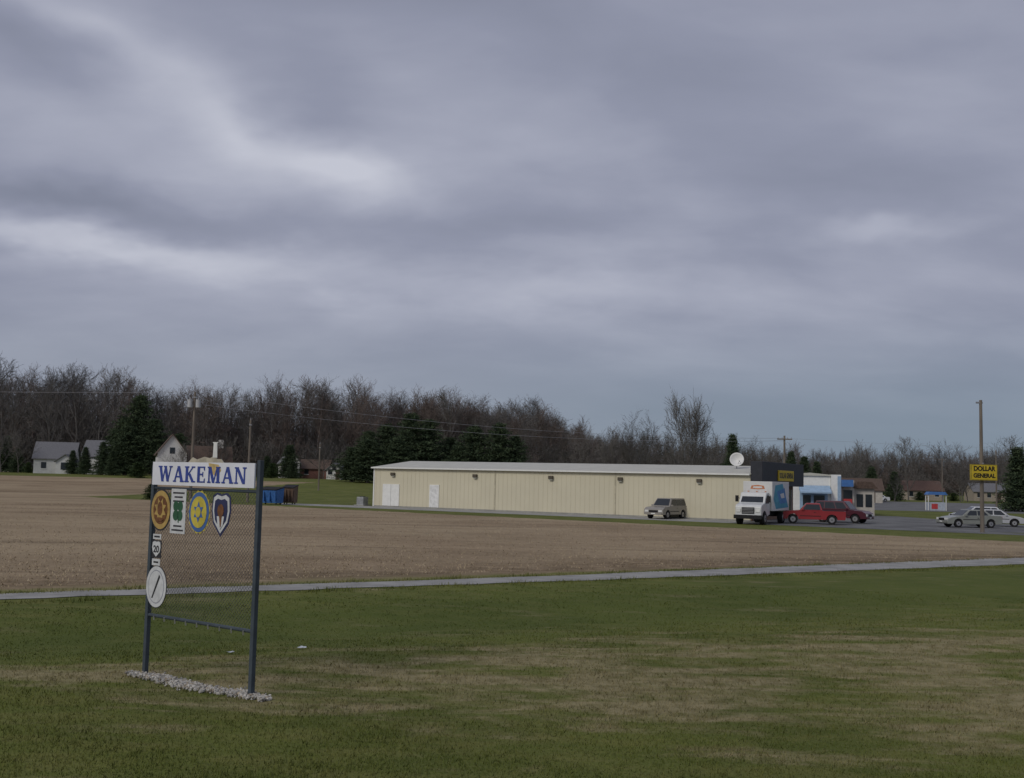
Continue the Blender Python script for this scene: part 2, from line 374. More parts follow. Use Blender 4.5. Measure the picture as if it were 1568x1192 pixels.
# ------------------------------------------------------------ bare tree generator
barkm=mat('bare_bark',(.118,.109,.101),.95,.22,.5)  # bark and twig colours lightened to stand in for distance haze
barkr=mat('bare_twigs_reddish',(.124,.097,.084),.95,.22,.5)
def bare_mesh(name,seed,H,m,spread=.5,trunk=.35,r0=.22,nl=(9,6,5,4),lens=(.42,.5,.5,.45),twr=.018,up=.35,stems=1,lean=.45):
    rnd=random.Random(seed); V=[];F=[]
    def seg(p0,p1,a,b,n):
        d=(p1-p0)
        if d.length<1e-5:return
        d=d.normalized(); u=d.orthogonal().normalized(); w=d.cross(u); o=len(V)
        if n==1:
            V.extend([p0+u*a,p0-u*a,p1]); F.append((o,o+1,o+2)); return
        if n==2:
            V.extend([p0+u*a,p0-u*a,p1-u*b,p1+u*b]); F.append((o,o+1,o+2,o+3)); return
        for p,r in ((p0,a),(p1,b)):
            for i in range(n):
                t=2*math.pi*i/n; V.append(p+u*math.cos(t)*r+w*math.sin(t)*r)
        for i in range(n): F.append((o+i,o+(i+1)%n,o+n+(i+1)%n,o+n+i))
    def grow(p,d,ln,r,lev):
        maxl=len(nl)
        k=4 if lev==0 else (3 if lev<2 else (2 if lev<maxl else 1))
        pts=[p]; dd=d.copy(); rr=[r]
        for i in range(k):
            dd=(dd+Vector((rnd.gauss(0,1),rnd.gauss(0,1),rnd.gauss(0,.6)))*(.05 if lev==0 else .14)+Vector((0,0,up*.35 if lev else 0))).normalized()
            pts.append(pts[-1]+dd*ln/k); rr.append(r*(1-(i+1)/k*(.72 if lev==0 else .75)))
        n=6 if lev==0 else (4 if lev==1 else (3 if lev==2 else (2 if lev<maxl else 1)))
        for i in range(k): seg(pts[i],pts[i+1],rr[i],rr[i+1],n)
        if lev>=maxl: return
        c=nl[lev]; c=max(2,int(c*rnd.uniform(.8,1.25)))
        for i in range(c):
            t=trunk+(1-trunk)*(i+rnd.random())/c if lev==0 else .2+.8*(i+rnd.random())/c
            t=min(t,.999); q=t*k; a=int(q); pp=pts[a].lerp(pts[a+1],q-a); base=(pts[a+1]-pts[a]).normalized()
            az=rnd.uniform(0,6.283) if lev else i*2.4+rnd.uniform(-.5,.5)
            u=base.orthogonal().normalized(); w=base.cross(u)
            ang=spread*rnd.uniform(.7,1.35)*(1.25 if lev>1 else 1)
            if lev==0: ang*=1.25-.7*(t-trunk)/(1-trunk)
            nd=(base*math.cos(ang)+(u*math.cos(az)+w*math.sin(az))*math.sin(ang)).normalized()
            L2=ln*lens[lev]*rnd.uniform(.75,1.2)
            if lev==0: L2*=1.25-.65*(t-trunk)/(1-trunk)
            nr=max(twr,rr[a]*.55*(.8 if lev else 1))
            grow(pp,nd,L2,nr,lev+1)
    for s in range(stems):
        if stems==1: d=Vector((rnd.gauss(0,.03),rnd.gauss(0,.03),1)); p=Vector((0,0,-.3))
        else:
            a=6.283*s/stems+rnd.uniform(-.3,.3); q=lean*rnd.uniform(.3,1.1); d=Vector((math.cos(a)*q,math.sin(a)*q,1)); p=Vector((math.cos(a)*r0*.8,math.sin(a)*r0*.8,-.3))
        grow(p,d.normalized(),H*(1 if stems==1 else rnd.uniform(.8,1)),r0,0)
    zs=sorted(v.z for v in V); k=H/zs[int(len(zs)*.997)]
    me=bpy.data.meshes.new(name); me.from_pydata([v*k for v in V],[],F); me.materials.append(m); me.update()
    return me
def inst(me,name,x,y,s=1,sx=None,parent=None,rz=None,zo=0):
    o=bpy.data.objects.new(name,me); COL.objects.link(o); o.location=(x,y,gz(x,y)+zo)
    o.rotation_euler=(0,0,random.uniform(0,6.28) if rz is None else rz); k=sx or s; o.scale=(k,k,s)
    if parent: o.parent=parent
    return o
forest=[bare_mesh('woodland_tree_mesh',10+i,20,barkr if i%3==0 else barkm,spread=.60,trunk=.18,r0=.2,nl=(12,7,6,3),lens=(.42,.5,.5,.5),twr=.032,up=.42) for i in range(7)]
shrub=[bare_mesh('woodland_brush_mesh',40+i,6,barkm if i else barkr,spread=.7,trunk=.08,r0=.05,nl=(7,6,4),lens=(.5,.5,.5),twr=.04,stems=6,lean=.9) for i in range(3)]
W=empty('distant_bare_woodland')
path=[(-235,242,25.5),(-130,245,24.5),(-60,250,23.0),(-22,252,23.5),(-2,256,22),(10,295,22),(26,380,23),(60,480,23),(150,470,19),(360,500,19)]
for i in range(len(path)-1):
    a=Vector(path[i]);b=Vector(path[i+1]); ln=(b-a).xy.length; t=(b-a).xy.normalized(); n=Vector((-t.y,t.x))
    far=a.y>400; sp=5.2 if not far else 6.0; rows=6 if not far else 4
    k=int(ln/sp)
    for r in range(rows):
        for q in range(k):
            tt=(q+random.random())/k; p=a.lerp(b,tt); pp=p.xy+n*(r*7+random.uniform(-3,3))
            wob=1+.06*math.sin(pp.x*.11+1)+.04*math.sin(pp.x*.31)
            hh=p.z/20*random.uniform(.78,1.04)*(1.0+.010*r)*wob
            inst(random.choice(forest),'tree',pp.x,pp.y,hh,hh*random.uniform(.95,1.3),W)
    k=int(ln/3.0)
    for r in range(4):
        for q in range(k):
            tt=(q+random.random())/k; p=a.lerp(b,tt); pp=p.xy+n*(-3+r*9+random.uniform(-1.5,1.5))
            inst(random.choice(shrub),'brush',pp.x,pp.y,random.uniform(.8,1.7)*(1+.4*r),random.uniform(.9,1.5),W)
solo=[bare_mesh('bare_tree_mesh',70+i,15,barkm,spread=.44,trunk=.14,r0=.17,nl=(10,7,6,4),lens=(.50,.52,.5,.5),twr=.030,up=.25,stems=4,lean=.42) for i in range(2)]
solo2=[bare_mesh('bare_tree_single_mesh',80+i,15,barkm,spread=.56,trunk=.18,r0=.22,nl=(15,8,6,4),lens=(.52,.5,.48,.5),twr=.032,up=.32) for i in range(3)]
def width(me):
    a=sorted(abs(v.co.x) for v in me.vertices); return a[int(len(a)*.97)]*2
SW={m.name:width(m) for m in solo+solo2}
def solo_inst(kind,x,y,h,w):
    m=random.choice(kind); inst(m,'bare_tree',x,y,h/15,w/SW[m.name])
for x,y,h,w in [(29.8,180,17.6,9.8),(24.0,203,16.6,10)]: solo_inst(solo,x,y,h,w)
for x,y,h,w in [(19.8,214,13.5,8),(40,215,12.5,9),(45,222,11,8),(34.5,230,13,8),(37,200,9.5,7),(50,230,10,8),(-122,214,15,10),(-108,232,20,11),(-97,228,20,10),(-90,198,8,6),(-96,204,9,7),(-54,176,6,5),(-49,184,8,6),(-29,224,11,8),(-38,220,8,7),(-14,215,12,9),
                (3,205,12,8),(9,208,11,8),(14,225,13,9),(94,255,15,11),(100,240,10,8),(108,258,14,11),(84,262,13,10),(120,262,16,12),(112,280,15,11),(128,285,14,10),(60,300,17,13),(70,310,17,12),(75,240,10,8),(140,290,15,11),(150,300,14,11),(90,285,15,11),(54,290,16,12),(47,310,17,12),(66,270,13,10),(117,245,8,8),(105,248,7,7),(80,225,6,6)]:
    solo_inst(solo2,x,y,h,w)

# ------------------------------------------------------------ evergreens
def ever_mat(name,a,b):
    m=bpy.data.materials.new(name); m.use_nodes=True; N=NT(m.node_tree); bs=m.node_tree.nodes['Principled BSDF']
    tc=N.n('ShaderNodeTexCoord').outputs['Object']
    N.put(bs.inputs['Base Color'],N.mix(N.ss(N.noise(tc,1.1,4,.7),.35,.65),a,b)); bs.inputs['Roughness'].default_value=.85; bs.inputs['Specular IOR Level'].default_value=.15
    return m
evm=ever_mat('evergreen_needles',(.028,.046,.026),(.082,.110,.056)); evm2=ever_mat('arborvitae_foliage',(.026,.046,.018),(.060,.090,.032))
def ever_mesh(name,seed,H,R,m,shape='cone',pads=520):
    rnd=random.Random(seed); mb=MB(); mb.tube((0,0,-.3),(0,0,H*.92),R*.05+.08,.03,wood,6)
    V=[];F=[]
    boughs=[]
    for i in range(pads//5):
        t=(i+rnd.random())/(pads//5)
        if shape=='cone': rad=R*(1-t)**.85*1.05+.12
        elif shape=='pine': rad=R*(math.sin(math.pi*min(1,(1-t)*.62+.03))**.8)
        else: rad=R*min(1,(1-t)*2.2)**.6
        az=i*2.399+rnd.uniform(-.5,.5); rad*=rnd.uniform(.62,1.18)*(1+.14*math.sin(az*2+seed))
        boughs.append((t,rad,az))
    for t,rad,az in boughs:
        out=Vector((math.cos(az),math.sin(az),0)); side=Vector((-out.y,out.x,0))
        z0=H*(.05+.93*t); droop=rnd.uniform(-.05,.28) if shape!='pine' else rnd.uniform(-.35,.1)
        for q in range(5):
            f=(q+rnd.uniform(.4,1.0))/5; c=out*rad*f+side*rnd.gauss(0,rad*.14*f)+Vector((0,0,z0-rad*f*droop)); s=.10+H*.022*(1.3-.6*t)*(1.15-.35*f)
            for k in range(13):
                p=c+Vector((rnd.gauss(0,s),rnd.gauss(0,s),rnd.gauss(0,s*.42)))
                d=(out*rnd.uniform(.3,1.2)+Vector((rnd.gauss(0,.6),rnd.gauss(0,.6),rnd.gauss(.05,.4)))).normalized()*s*rnd.uniform(.8,1.7)
                w=d.cross(Vector((rnd.gauss(0,1),rnd.gauss(0,1),rnd.gauss(0,1)))).normalized()*s*.28
                o=len(V); V.extend([p-w,p+w,p+d]); F.append((o,o+1,o+2))
    mb.add(V,F,m)
    me=bpy.data.meshes.new(name); me.from_pydata(mb.v,[],mb.f)
    for mm in mb.mats: me.materials.append(mm)
    me.polygons.foreach_set('material_index',mb.mi); me.update(); return me
cone=[ever_mesh('spruce_mesh',i,10,2.9,evm,'cone',700) for i in (1,2,8)]
pine=[ever_mesh('pine_mesh',i,12,4.3,evm,'pine',850) for i in (3,4,5,9)]
arb=[ever_mesh('arborvitae_mesh',i,5,1.1,evm2,'arb',300) for i in (6,7)]
for x,y,h,w in [(-69,200,15,9),(-72.5,203,11,8),(-65.5,198,10.5,7),(-61.5,200,8,6),(-75,206,9,7),(-70,197,9,8),
      (-24.5,186,7.5,8),(-27.5,188,6,7),(-22,192,10.5,8.5),(-17.5,190,12.6,9.0),(-14.5,192,11.8,8),(-11,196,9,7),(-6.5,192,11.2,9),(-2,192,12,8.5),(0.8,194,10,7),(-19.5,187,8,8),(-25,190,9,8),(-9,190,7.5,7)]:
    inst(random.choice(pine),'pine_tree',x,y,h/12,w/8.6)
for x,y,h,w in [(-73.6,195,6,3.6),(-77.5,197,5,3.4),(-81,200,4.4,3),(-71,193,4.5,3),(35,170,10.8,5.0),(52,200,9.2,4.6),(55,202,8.4,5),(58.5,206,7.6,4.5),(77,230,7.2,5),(82.5,232,6.4,5),(70.5,150,9,6.2),(74,152,7,5),(-104,208,5,3),(57,230,7,5),(47,235,9,6),
                (130,262,6,5),(100,300,9,7),(-32,215,5,4),(-44,218,3.6,3),(-50,222,4.5,3.5),(-93,204,4.5,3.5),(-97,208,7,5),(-54,205,6,5),(-46,225,7,6)]:
    inst(random.choice(cone),'spruce_tree',x,y,h/10,w/5.8)
for x,y,h,w in [(-37.0,112,1.6,1.7),(-47,214,3,2.4),(-90,202,2,1.6),(-83.4,200.6,2.1,1.4),(-55,178,2.4,2.6),(-62,180,2.6,2.8),(-33,222,2.4,2),(97,256,2,2.6),(105,256,2,2.4)]:
    inst(random.choice(arb),'evergreen_shrub',x,y,h/5,w/2.2)

# ------------------------------------------------------------ poles & wires
def pole(name,x,y,h,cross=0,transformer=False,r=.14,rz=0):
    e=empty(name,(x,y,gz(x,y)),rz); mb=MB(); mb.tube((0,0,-.3),(0,0,h),r*1.15,r*.8,wood,10); mb.build('pole',e)
    mb=MB()
    if cross:
        mb.box(-cross,cross,-.2,-.09,h-.5,h-.37,wood)
        for k in (-.9,-.35,.35,.9): mb.tube((cross*k,-.145,h-.37),(cross*k,-.145,h-.2),.05,.03,mat('insulator',(.3,.3,.32)),6)
    else: mb.tube((0,0,h),(0,0,h+.18),.05,.03,mat('insulator',(.3,.3,.32)),6); mb.box(-.12,.12,-.16,.16,h-.6,h-.5,hub)
    if transformer:
        tm=mat('transformer_grey',(.42,.43,.44),.5)
        for s in (-.42,.42): mb.tube((s,-.25,h-1.6),(s,-.25,h-.8),.24,.24,tm,14); mb.tube((s,-.25,h-.8),(s,-.25,h-.6),.05,.04,tm,6)
    mb.build('fittings',e); return e
pole('utility_pole',-32.4,110,11.1,0,True)
pole('utility_pole',-26.6,110,8.4,r=.12)
pole('utility_pole',33,130,8.9,.9)
pole('utility_pole',63,140,8.0,0,r=.1)
pole('utility_pole',-26.5,150,6.5,0,r=.1)
pole('utility_pole',92,230,9.5,.8,r=.12)
def wire(name,a,b,sag,r=.014,n=24):
    c=bpy.data.curves.new(name,'CURVE'); c.dimensions='3D'; s=c.splines.new('POLY'); s.points.add(n)
    for i in range(n+1):
        t=i/n; p=Vector(a).lerp(Vector(b),t); p.z-=sag*4*t*(1-t); s.points[i].co=(*p,1)
    c.bevel_depth=r; c.materials.append(hub); o=bpy.data.objects.new(name,c); COL.objects.link(o)
wire('overhead_wire',(-32.4,110,11.1),(33,130,8.6),1.3)
wire('overhead_wire',(-32.4,110,9.9),(33,130,8.3),1.3)
wire('overhead_wire',(-110,95,11.2),(-32.4,110,11.1),1.0)
wire('overhead_wire',(33,130,8.6),(120,120,9.5),1.2,.008)

# ------------------------------------------------------------ yellow pole sign
Y=empty('yellow_store_pole_sign',(33,75.6,0),.2)
mb=MB(); mb.tube((0,0,-.2),(0,0,9.25),.15,.10,wood,10); mb.box(-.35,.12,-.06,.06,9.0,9.12,hub); mb.build('pole',Y)
mb=MB(); mb.box(-1.02,1.02,-.30,-.14,3.62,4.72,mat('sign_cabinet_frame',(.35,.27,.03))); mb.box(-.96,.96,-.31,-.301,3.68,4.66,yellow)
mb.tube((0,-.17,4.8),(0,.0,4.72),.05,.05,hub); mb.build('sign_cabinet',Y)
text('DOLLAR',.44,(0,-.315,4.42),black,Y,'lettering',.018); text('GENERAL',.40,(0,-.315,3.93),black,Y,'lettering',.018)

# ------------------------------------------------------------ vehicles
def paint(name,c): return mat(name,c,.4,.06,2,metal=.1,coat=.35,spec=.4)
def arch(xc,r,z,n=7):
    return [(xc+r*math.cos(math.pi*i/n),z+r*math.sin(math.pi*i/n)) for i in range(n+1)]
tail=mat('tail_lamp_red',(.4,.02,.02),.3); headl=mat('head_lamp',(.7,.7,.68),.2)
def wheel(mb,x,y,r,w,side):
    mb.tube((x,y-w/2,r),(x,y+w/2,r),r,r,black,20); yo=y+side*(w/2+.004)
    mb.tube((x,yo-side*.02,r),(x,yo+side*.01,r),r*.62,r*.55,hub,14); mb.tube((x,yo,r),(x,yo+side*.025,r),r*.16,r*.12,black,8)
def vehicle(name,loc,heading,pm,kind,sc=1.0):
    e=empty(name,loc,math.atan2(heading[1],heading[0])); e.scale=(sc,sc,sc)
    P=dict(
     sedan=dict(L=4.7,hw=.88,belt=.93,roof=1.42,wb=(1.38,-1.38),wr=.32,top=[(-2.35,.55),(-2.33,.9),(-2.2,.98),(-1.5,1.0),(.95,.95),(1.9,.82),(2.28,.68),(2.35,.5)],gh=(-1.65,1.05,-.95,.35)),
     hatch=dict(L=4.3,hw=.86,belt=.95,roof=1.45,wb=(1.3,-1.28),wr=.31,top=[(-2.1,.5),(-2.12,.9),(-2.0,1.0),(.95,.96),(1.75,.84),(2.1,.68),(2.15,.5)],gh=(-2.0,1.05,-1.55,.3)),
     suv=dict(L=4.6,hw=.92,belt=1.08,roof=1.76,wb=(1.38,-1.35),wr=.36,top=[(-2.25,.5),(-2.28,1.0),(-2.2,1.12),(1.0,1.08),(1.95,.98),(2.25,.82),(2.3,.5)],gh=(-2.2,1.0,-1.95,.4)),
     pickup=dict(L=5.0,hw=.90,belt=1.08,roof=1.66,wb=(1.55,-1.45),wr=.37,top=[(-2.5,.55),(-2.5,1.06),(1.05,1.08),(2.2,.98),(2.45,.85),(2.5,.5)],gh=(-.75,1.05,-.55,.5)))[kind]
    hw=P['hw'];wr=P['wr']; zb=.28 if kind in('sedan','hatch') else .38
    top=P['top']; prof=list(top)
    prof+=[(top[-1][0]-.05,zb)]
    prof+=[ (P['wb'][0]+(wr+.07),zb)]+arch(P['wb'][0],wr+.07,wr)+[(P['wb'][0]-(wr+.07),zb)]
    prof+=[ (P['wb'][1]+(wr+.07),zb)]+arch(P['wb'][1],wr+.07,wr)+[(P['wb'][1]-(wr+.07),zb)]
    prof+=[(top[0][0]+.05,zb)]
    mb=MB(); mb.prism(prof,'y',-hw,hw,pm); mb.build('body',e,bevel=.05)
    x0,x1,x2,x3=P['gh']; zt=P['roof']; b=P['belt']-.02; tw=hw-.22; bw=hw-.05
    v=[(x0,-bw,b),(x1,-bw,b),(x1,bw,b),(x0,bw,b),(x2,-tw,zt),(x3,-tw,zt),(x3,tw,zt),(x2,tw,zt)]
    mb=MB(); mb.add(v,[(0,3,2,1),(4,5,6,7),(0,1,5,4),(1,2,6,5),(2,3,7,6),(3,0,4,7)],pm); mb.build('cabin',e,bevel=.06)
    v=[Vector(p) for p in v]; mb=MB()
    def win(a,bq,c,d,u0,u1,w0,w1):
        f=lambda u,w:(v[a].lerp(v[bq],u)).lerp(v[d].lerp(v[c],u),w)
        q=[f(u0,w0),f(u1,w0),f(u1,w1),f(u0,w1)]; nrm=(q[1]-q[0]).cross(q[3]-q[0]).normalized(); cen=sum(v,Vector())/8
        if nrm.dot(q[0]-cen)<0: nrm=-nrm
        mb.add([p+nrm*.015 for p in q],[(0,1,2,3)],glass)
    cuts={'pickup':[(.08,.92)],'sedan':[(.14,.50),(.54,.90)],'hatch':[(.08,.30),(.33,.60),(.63,.93)],'suv':[(.06,.30),(.33,.62),(.65,.93)]}[kind]
    for u0,u1 in cuts: win(0,1,5,4,u0,u1,.12,.84); win(3,2,6,7,u0,u1,.12,.84)
    win(1,2,6,5,.07,.93,.1,.9); win(0,3,7,4,.08,.92,.2,.88); mb.build('windows',e)
    mb=MB()
    for x in P['wb']:
        for s in (-1,1): wheel(mb,x,s*(hw-.13),wr,.22,s)
        mb.box(x-.36,x+.36,-hw+.28,hw-.28,.35,.7,black)
    mb.build('wheels',e); mb=MB(); fx=top[-1][0]; rx=top[0][0]
    for s in (-1,1):
        mb.box(fx-.12,fx+.012,s*(hw-.27)-.17,s*(hw-.27)+.17,.6,.76,headl); mb.box(rx-.015,rx+.1,s*(hw-.18)-.13,s*(hw-.18)+.13,.68,.92,tail)
        mb.box(x1-.35,x1-.2,s*(hw+.02)-.1,s*(hw+.02)+.1,b+.02,b+.15,pm)
        mb.box(x3-.7,x3-.56,s*(hw+.008)-.01,s*(hw+.008)+.01,b-.16,b-.12,black)
        mb.box(-.6,1.0,s*(hw+.006)-.008,s*(hw+.006)+.008,.62,.67,black)
    mb.box(fx-.05,fx+.02,-.42,.42,.56,.74,black); mb.box(fx-.08,fx+.05,-hw+.1,hw-.1,.36,.52,pm if kind!='pickup' else chrome); mb.box(rx-.05,rx+.08,-hw+.1,hw-.1,.4,.58,pm if kind!='pickup' else chrome)
    mb.box(fx+.052,fx+.058,-.2,.2,.42,.5,white)
    if kind=='pickup': mb.box(-2.42,-.82,-hw+.1,hw-.1,1.072,1.082,black);  # flat black sheet painted in for the shade of the open bed
    mb.build('lamps_bumpers_trim',e,bevel=.01)
    return e
vehicle('silver_suv',(12.95,89.3,.012),(-.60,-.80),paint('tan_silver_paint',(.27,.25,.22)),'suv',.95)
vehicle('red_pickup_truck',(23.7,84.6,.014),(-.95,.25),paint('red_paint',(.28,.024,.030)),'pickup',.97)
vehicle('maroon_suv',(27.4,89.2,.014),(.80,-.60),paint('maroon_paint',(.075,.015,.026)),'suv')
vehicle('silver_sedan',(35.9,84.6,.014),(-.98,-.12),paint('grey_green_silver_paint',(.25,.26,.235)),'sedan',.97)
vehicle('silver_sedan',(40.0,89.0,.014),(.9,-.35),paint('pale_silver_paint',(.42,.43,.45)),'sedan',.95)
vehicle('white_hatchback_car',(41.2,95.5,.014),(-.98,.1),paint('white_car_paint',(.58,.59,.60)),'hatch')
vehicle('white_sedan',(74,218,.014),(-1,-.1),paint('white_car_paint',(.65,.66,.66)),'sedan')

T=empty('delivery_box_truck',(18.85,82.2,.014),math.atan2(-.872,-.489)); T.scale=(.94,.94,.94)
tp=paint('truck_white_paint',(.62,.63,.62)); mb=MB()
mb.prism([(.2,.75),(.2,2.45),(.45,2.55),(1.15,2.5),(1.65,1.72),(2.45,1.55),(2.62,1.4),(2.65,.62),(1.1,.6)],'y',-1.05,1.05,tp); mb.build('cab',T,bevel=.07)
mb=MB(); boxm=mat('truck_box_white',(.62,.62,.61),.5,.04); mb.box(-5.0,.05,-1.2,1.2,1.05,3.4,boxm); mb.build('cargo_box',T,bevel=.03)
mb=MB()
teal=mat('teal_graphic',(.06,.30,.42),.5); orange=mat('orange_graphic',(.52,.20,.09),.5); dblue=mat('blue_graphic',(.06,.20,.44),.5)
for s in (-1,1):
    y0,y1=(1.203,1.206) if s>0 else (-1.206,-1.203)
    mb.prism([(-4.8,1.3),(-1.0,1.2),(-.3,2.0),(-.8,3.1),(-3.0,3.25)],'y',y0,y1,teal)
    y0,y1=(1.207,1.21) if s>0 else (-1.21,-1.207)
    mb.prism([(-4.2,1.7),(-2.2,1.6),(-1.2,2.6),(-3.6,2.9)],'y',y0,y1,dblue)
    mb.prism([(-3.6,2.1),(-2.6,2.05),(-2.2,2.4),(-3.3,2.5)],'y',*((1.2105,1.213) if s>0 else (-1.213,-1.2105)),boxm)
mb.prism([(-.6,2.8),(.0,2.76),(.6,2.8),(.5,3.06),(0,3.12),(-.5,3.06)],'x',.053,.058,orange)
mb.prism([(-.4,2.86),(.4,2.86),(.34,3.0),(-.34,3.0)],'x',.06,.064,boxm)
mb.build('box_graphics',T)
mb=MB()
mb.add([(1.66,-.9,1.74),(1.66,.9,1.74),(1.19,.84,2.42),(1.19,-.84,2.42)],[(0,1,2,3)],glass)
for s in (-1,1):
    mb.add([(.5,s*1.056,1.65),(1.45,s*1.056,1.65),(1.1,s*1.056,2.3),(.5,s*1.056,2.3)],[(0,1,2,3)],glass)
    mb.box(1.3,1.42,s*1.3-.12,s*1.3+.12,1.75,2.25,black); mb.tube((1.3,s*1.05,2.0),(1.36,s*1.25,2.1),.02,.02,black,6)
    mb.box(2.55,2.69,s*.78-.18,s*.78+.18,.98,1.22,headl)
    wheel(mb,1.75,s*.98,.48,.28,s); wheel(mb,-3.3,s*.98,.48,.4,s); mb.tube((1.75,s*.80,.5),(1.75,s*1.055,.5),.6,.6,black,20)
mb.box(2.6,2.69,-.5,.5,.85,1.35,black); mb.box(2.6,2.85,-1.1,1.1,.45,.75,black)
for k in range(4): mb.box(2.691,2.70,-.46,.46,.92+k*.11,.95+k*.11,chrome)
mb.box(-5.0,1.2,-.5,.5,.65,.95,black); mb.box(-5.1,-4.9,-1.1,1.1,.5,.65,black)
for s in (-.7,0,.7): mb.box(.2,.3,s-.06,s+.06,2.56,2.63,orange)
mb.build('windows_wheels_grille_mirrors',T)

dblu=mat('dumpster_blue',(.04,.13,.36),.6,.2); dgr=mat('dumpster_dark',(.05,.05,.055),.7,.2)
def dumpster(name,x,y,rz,m,w=1.9,h=1.35):
    e=empty(name,(x,y,gz(x,y)),rz); mb=MB(); mb.prism([(-.55,.15),(.6,.15),(.75,h),(-.8,h-.25)],'x',-w/2,w/2,m); 
    for k in range(4): xx=-w/2+.1+k*(w-.2)/3; mb.box(xx-.04,xx+.04,-.86,-.6,.3,h-.35,m)
    mb.build('bin',e,bevel=.02); mb=MB(); mb.prism([(-.85,h-.22),(.8,h+.03),(.8,h+.1),(-.85,h-.15)],'x',-w/2-.03,w/2+.03,black); mb.build('lid',e)
    mb=MB()
    for a in (-w/2+.2,w/2-.2):
        for b in (-.4,.4): mb.tube((a-.04,b,.08),(a+.04,b,.08),.08,.08,black,10)
    mb.build('casters',e)
dumpster('blue_dumpster',-22.9,104,-.3,dblu,2.0,1.6)
dumpster('brown_dumpster',-21.6,106.5,-.1,mat('dumpster_brown',(.13,.085,.06),.7,.2),1.2,1.8)
A=empty('air_conditioner_unit',(-14.6,107.6,0),E); mb=MB(); mb.box(-.4,.4,-.4,.4,.08,.85,mat('ac_grey',(.33,.34,.34),.6)); 
for k in range(6): mb.box(-.42,.42,-.415,-.401,.18+k*.1,.22+k*.1,hub)
mb.tube((0,0,.85),(0,0,.9),.3,.3,dgr,16); mb.build('housing',A)
mb=MB(); mb.box(-.6,.6,-.6,.6,0.0,.078,concrete); mb.build('pad',A)

K=empty('blue_roof_kiosk',(57.5,146,.012),-.1); mb=MB(); mb.box(-1.1,1.1,-.5,.6,0,1.1,mat('kiosk_panel',(.38,.42,.48))); mb.box(-.7,.1,-.53,-.503,.2,.9,red)
for a in (-1.15,1.15):
    for b in (-.65,.65): mb.tube((a,b,0),(a,b,2.1),.05,.05,white,8)
mb.build('posts_and_counter',K); mb=MB(); mb.prism([(-1.3,2.1),(1.3,2.1),(1.0,2.5),(-1.0,2.5)],'y',-.9,.9,blue); mb.build('roof',K)

# ------------------------------------------------------------ WAKEMAN sign
SG=empty('town_welcome_sign',(-5.35,16.3,0),math.atan2(-1.52,1.94)); LW=2.46
post=mat('blue_grey_sign_post',(.055,.07,.085),.55,.15,5)
mb=MB(); q=.034; mb.box(-q,q,-q,q,-.2,3.08,post); mb.box(LW-q,LW+q,-q,q,-.2,3.17,post)
mb.build('posts',SG,bevel=.006)
mb=MB(); mb.tube((q,0,.86),(LW-q,0,.86),.026,.026,post,10); mb.tube((q,0,2.74),(LW-q,0,2.74),.022,.022,post,10)
for k in range(9): xx=.2+k*.26; mb.tube((xx,-.034,.86),(xx,-.03,.80),.012,.012,chrome,6)
mb.build('rails',SG)
wirem=mat('chain_link_wire',(.085,.09,.095),.5,.1,metal=.2)
mb=MB(); sp=.062; z0,z1=.89,2.71; Hh=z1-z0; r=.0026
for sgn in (1,-1):
    c=-Hh
    while c<LW:
        x0,za=c,z0; x1,zb=c+Hh,z1
        if x0<.04: za+=.04-x0; x0=.04
        if x1>LW-.04: zb-=x1-(LW-.04); x1=LW-.04
        if x1>x0:
            if sgn>0: p,qq=(x0,.004,za),(x1,.004,zb)
            else: p,qq=(LW-x0,-.004,za),(LW-x1,-.004,zb)
            mb.tube(p,qq,r,r,wirem,3,False)
        c+=sp
mb.build('chain_link_mesh',SG,fix=False)
blu=mat('letter_blue',(.04,.065,.27),.5,.12); pw=mat('sign_panel_white',(.70,.71,.76),.5,.05,4)
mb=MB(); mb.box(.05,LW-.03,-.075,-.051,2.79,3.13,pw); mb.build('name_panel',SG)
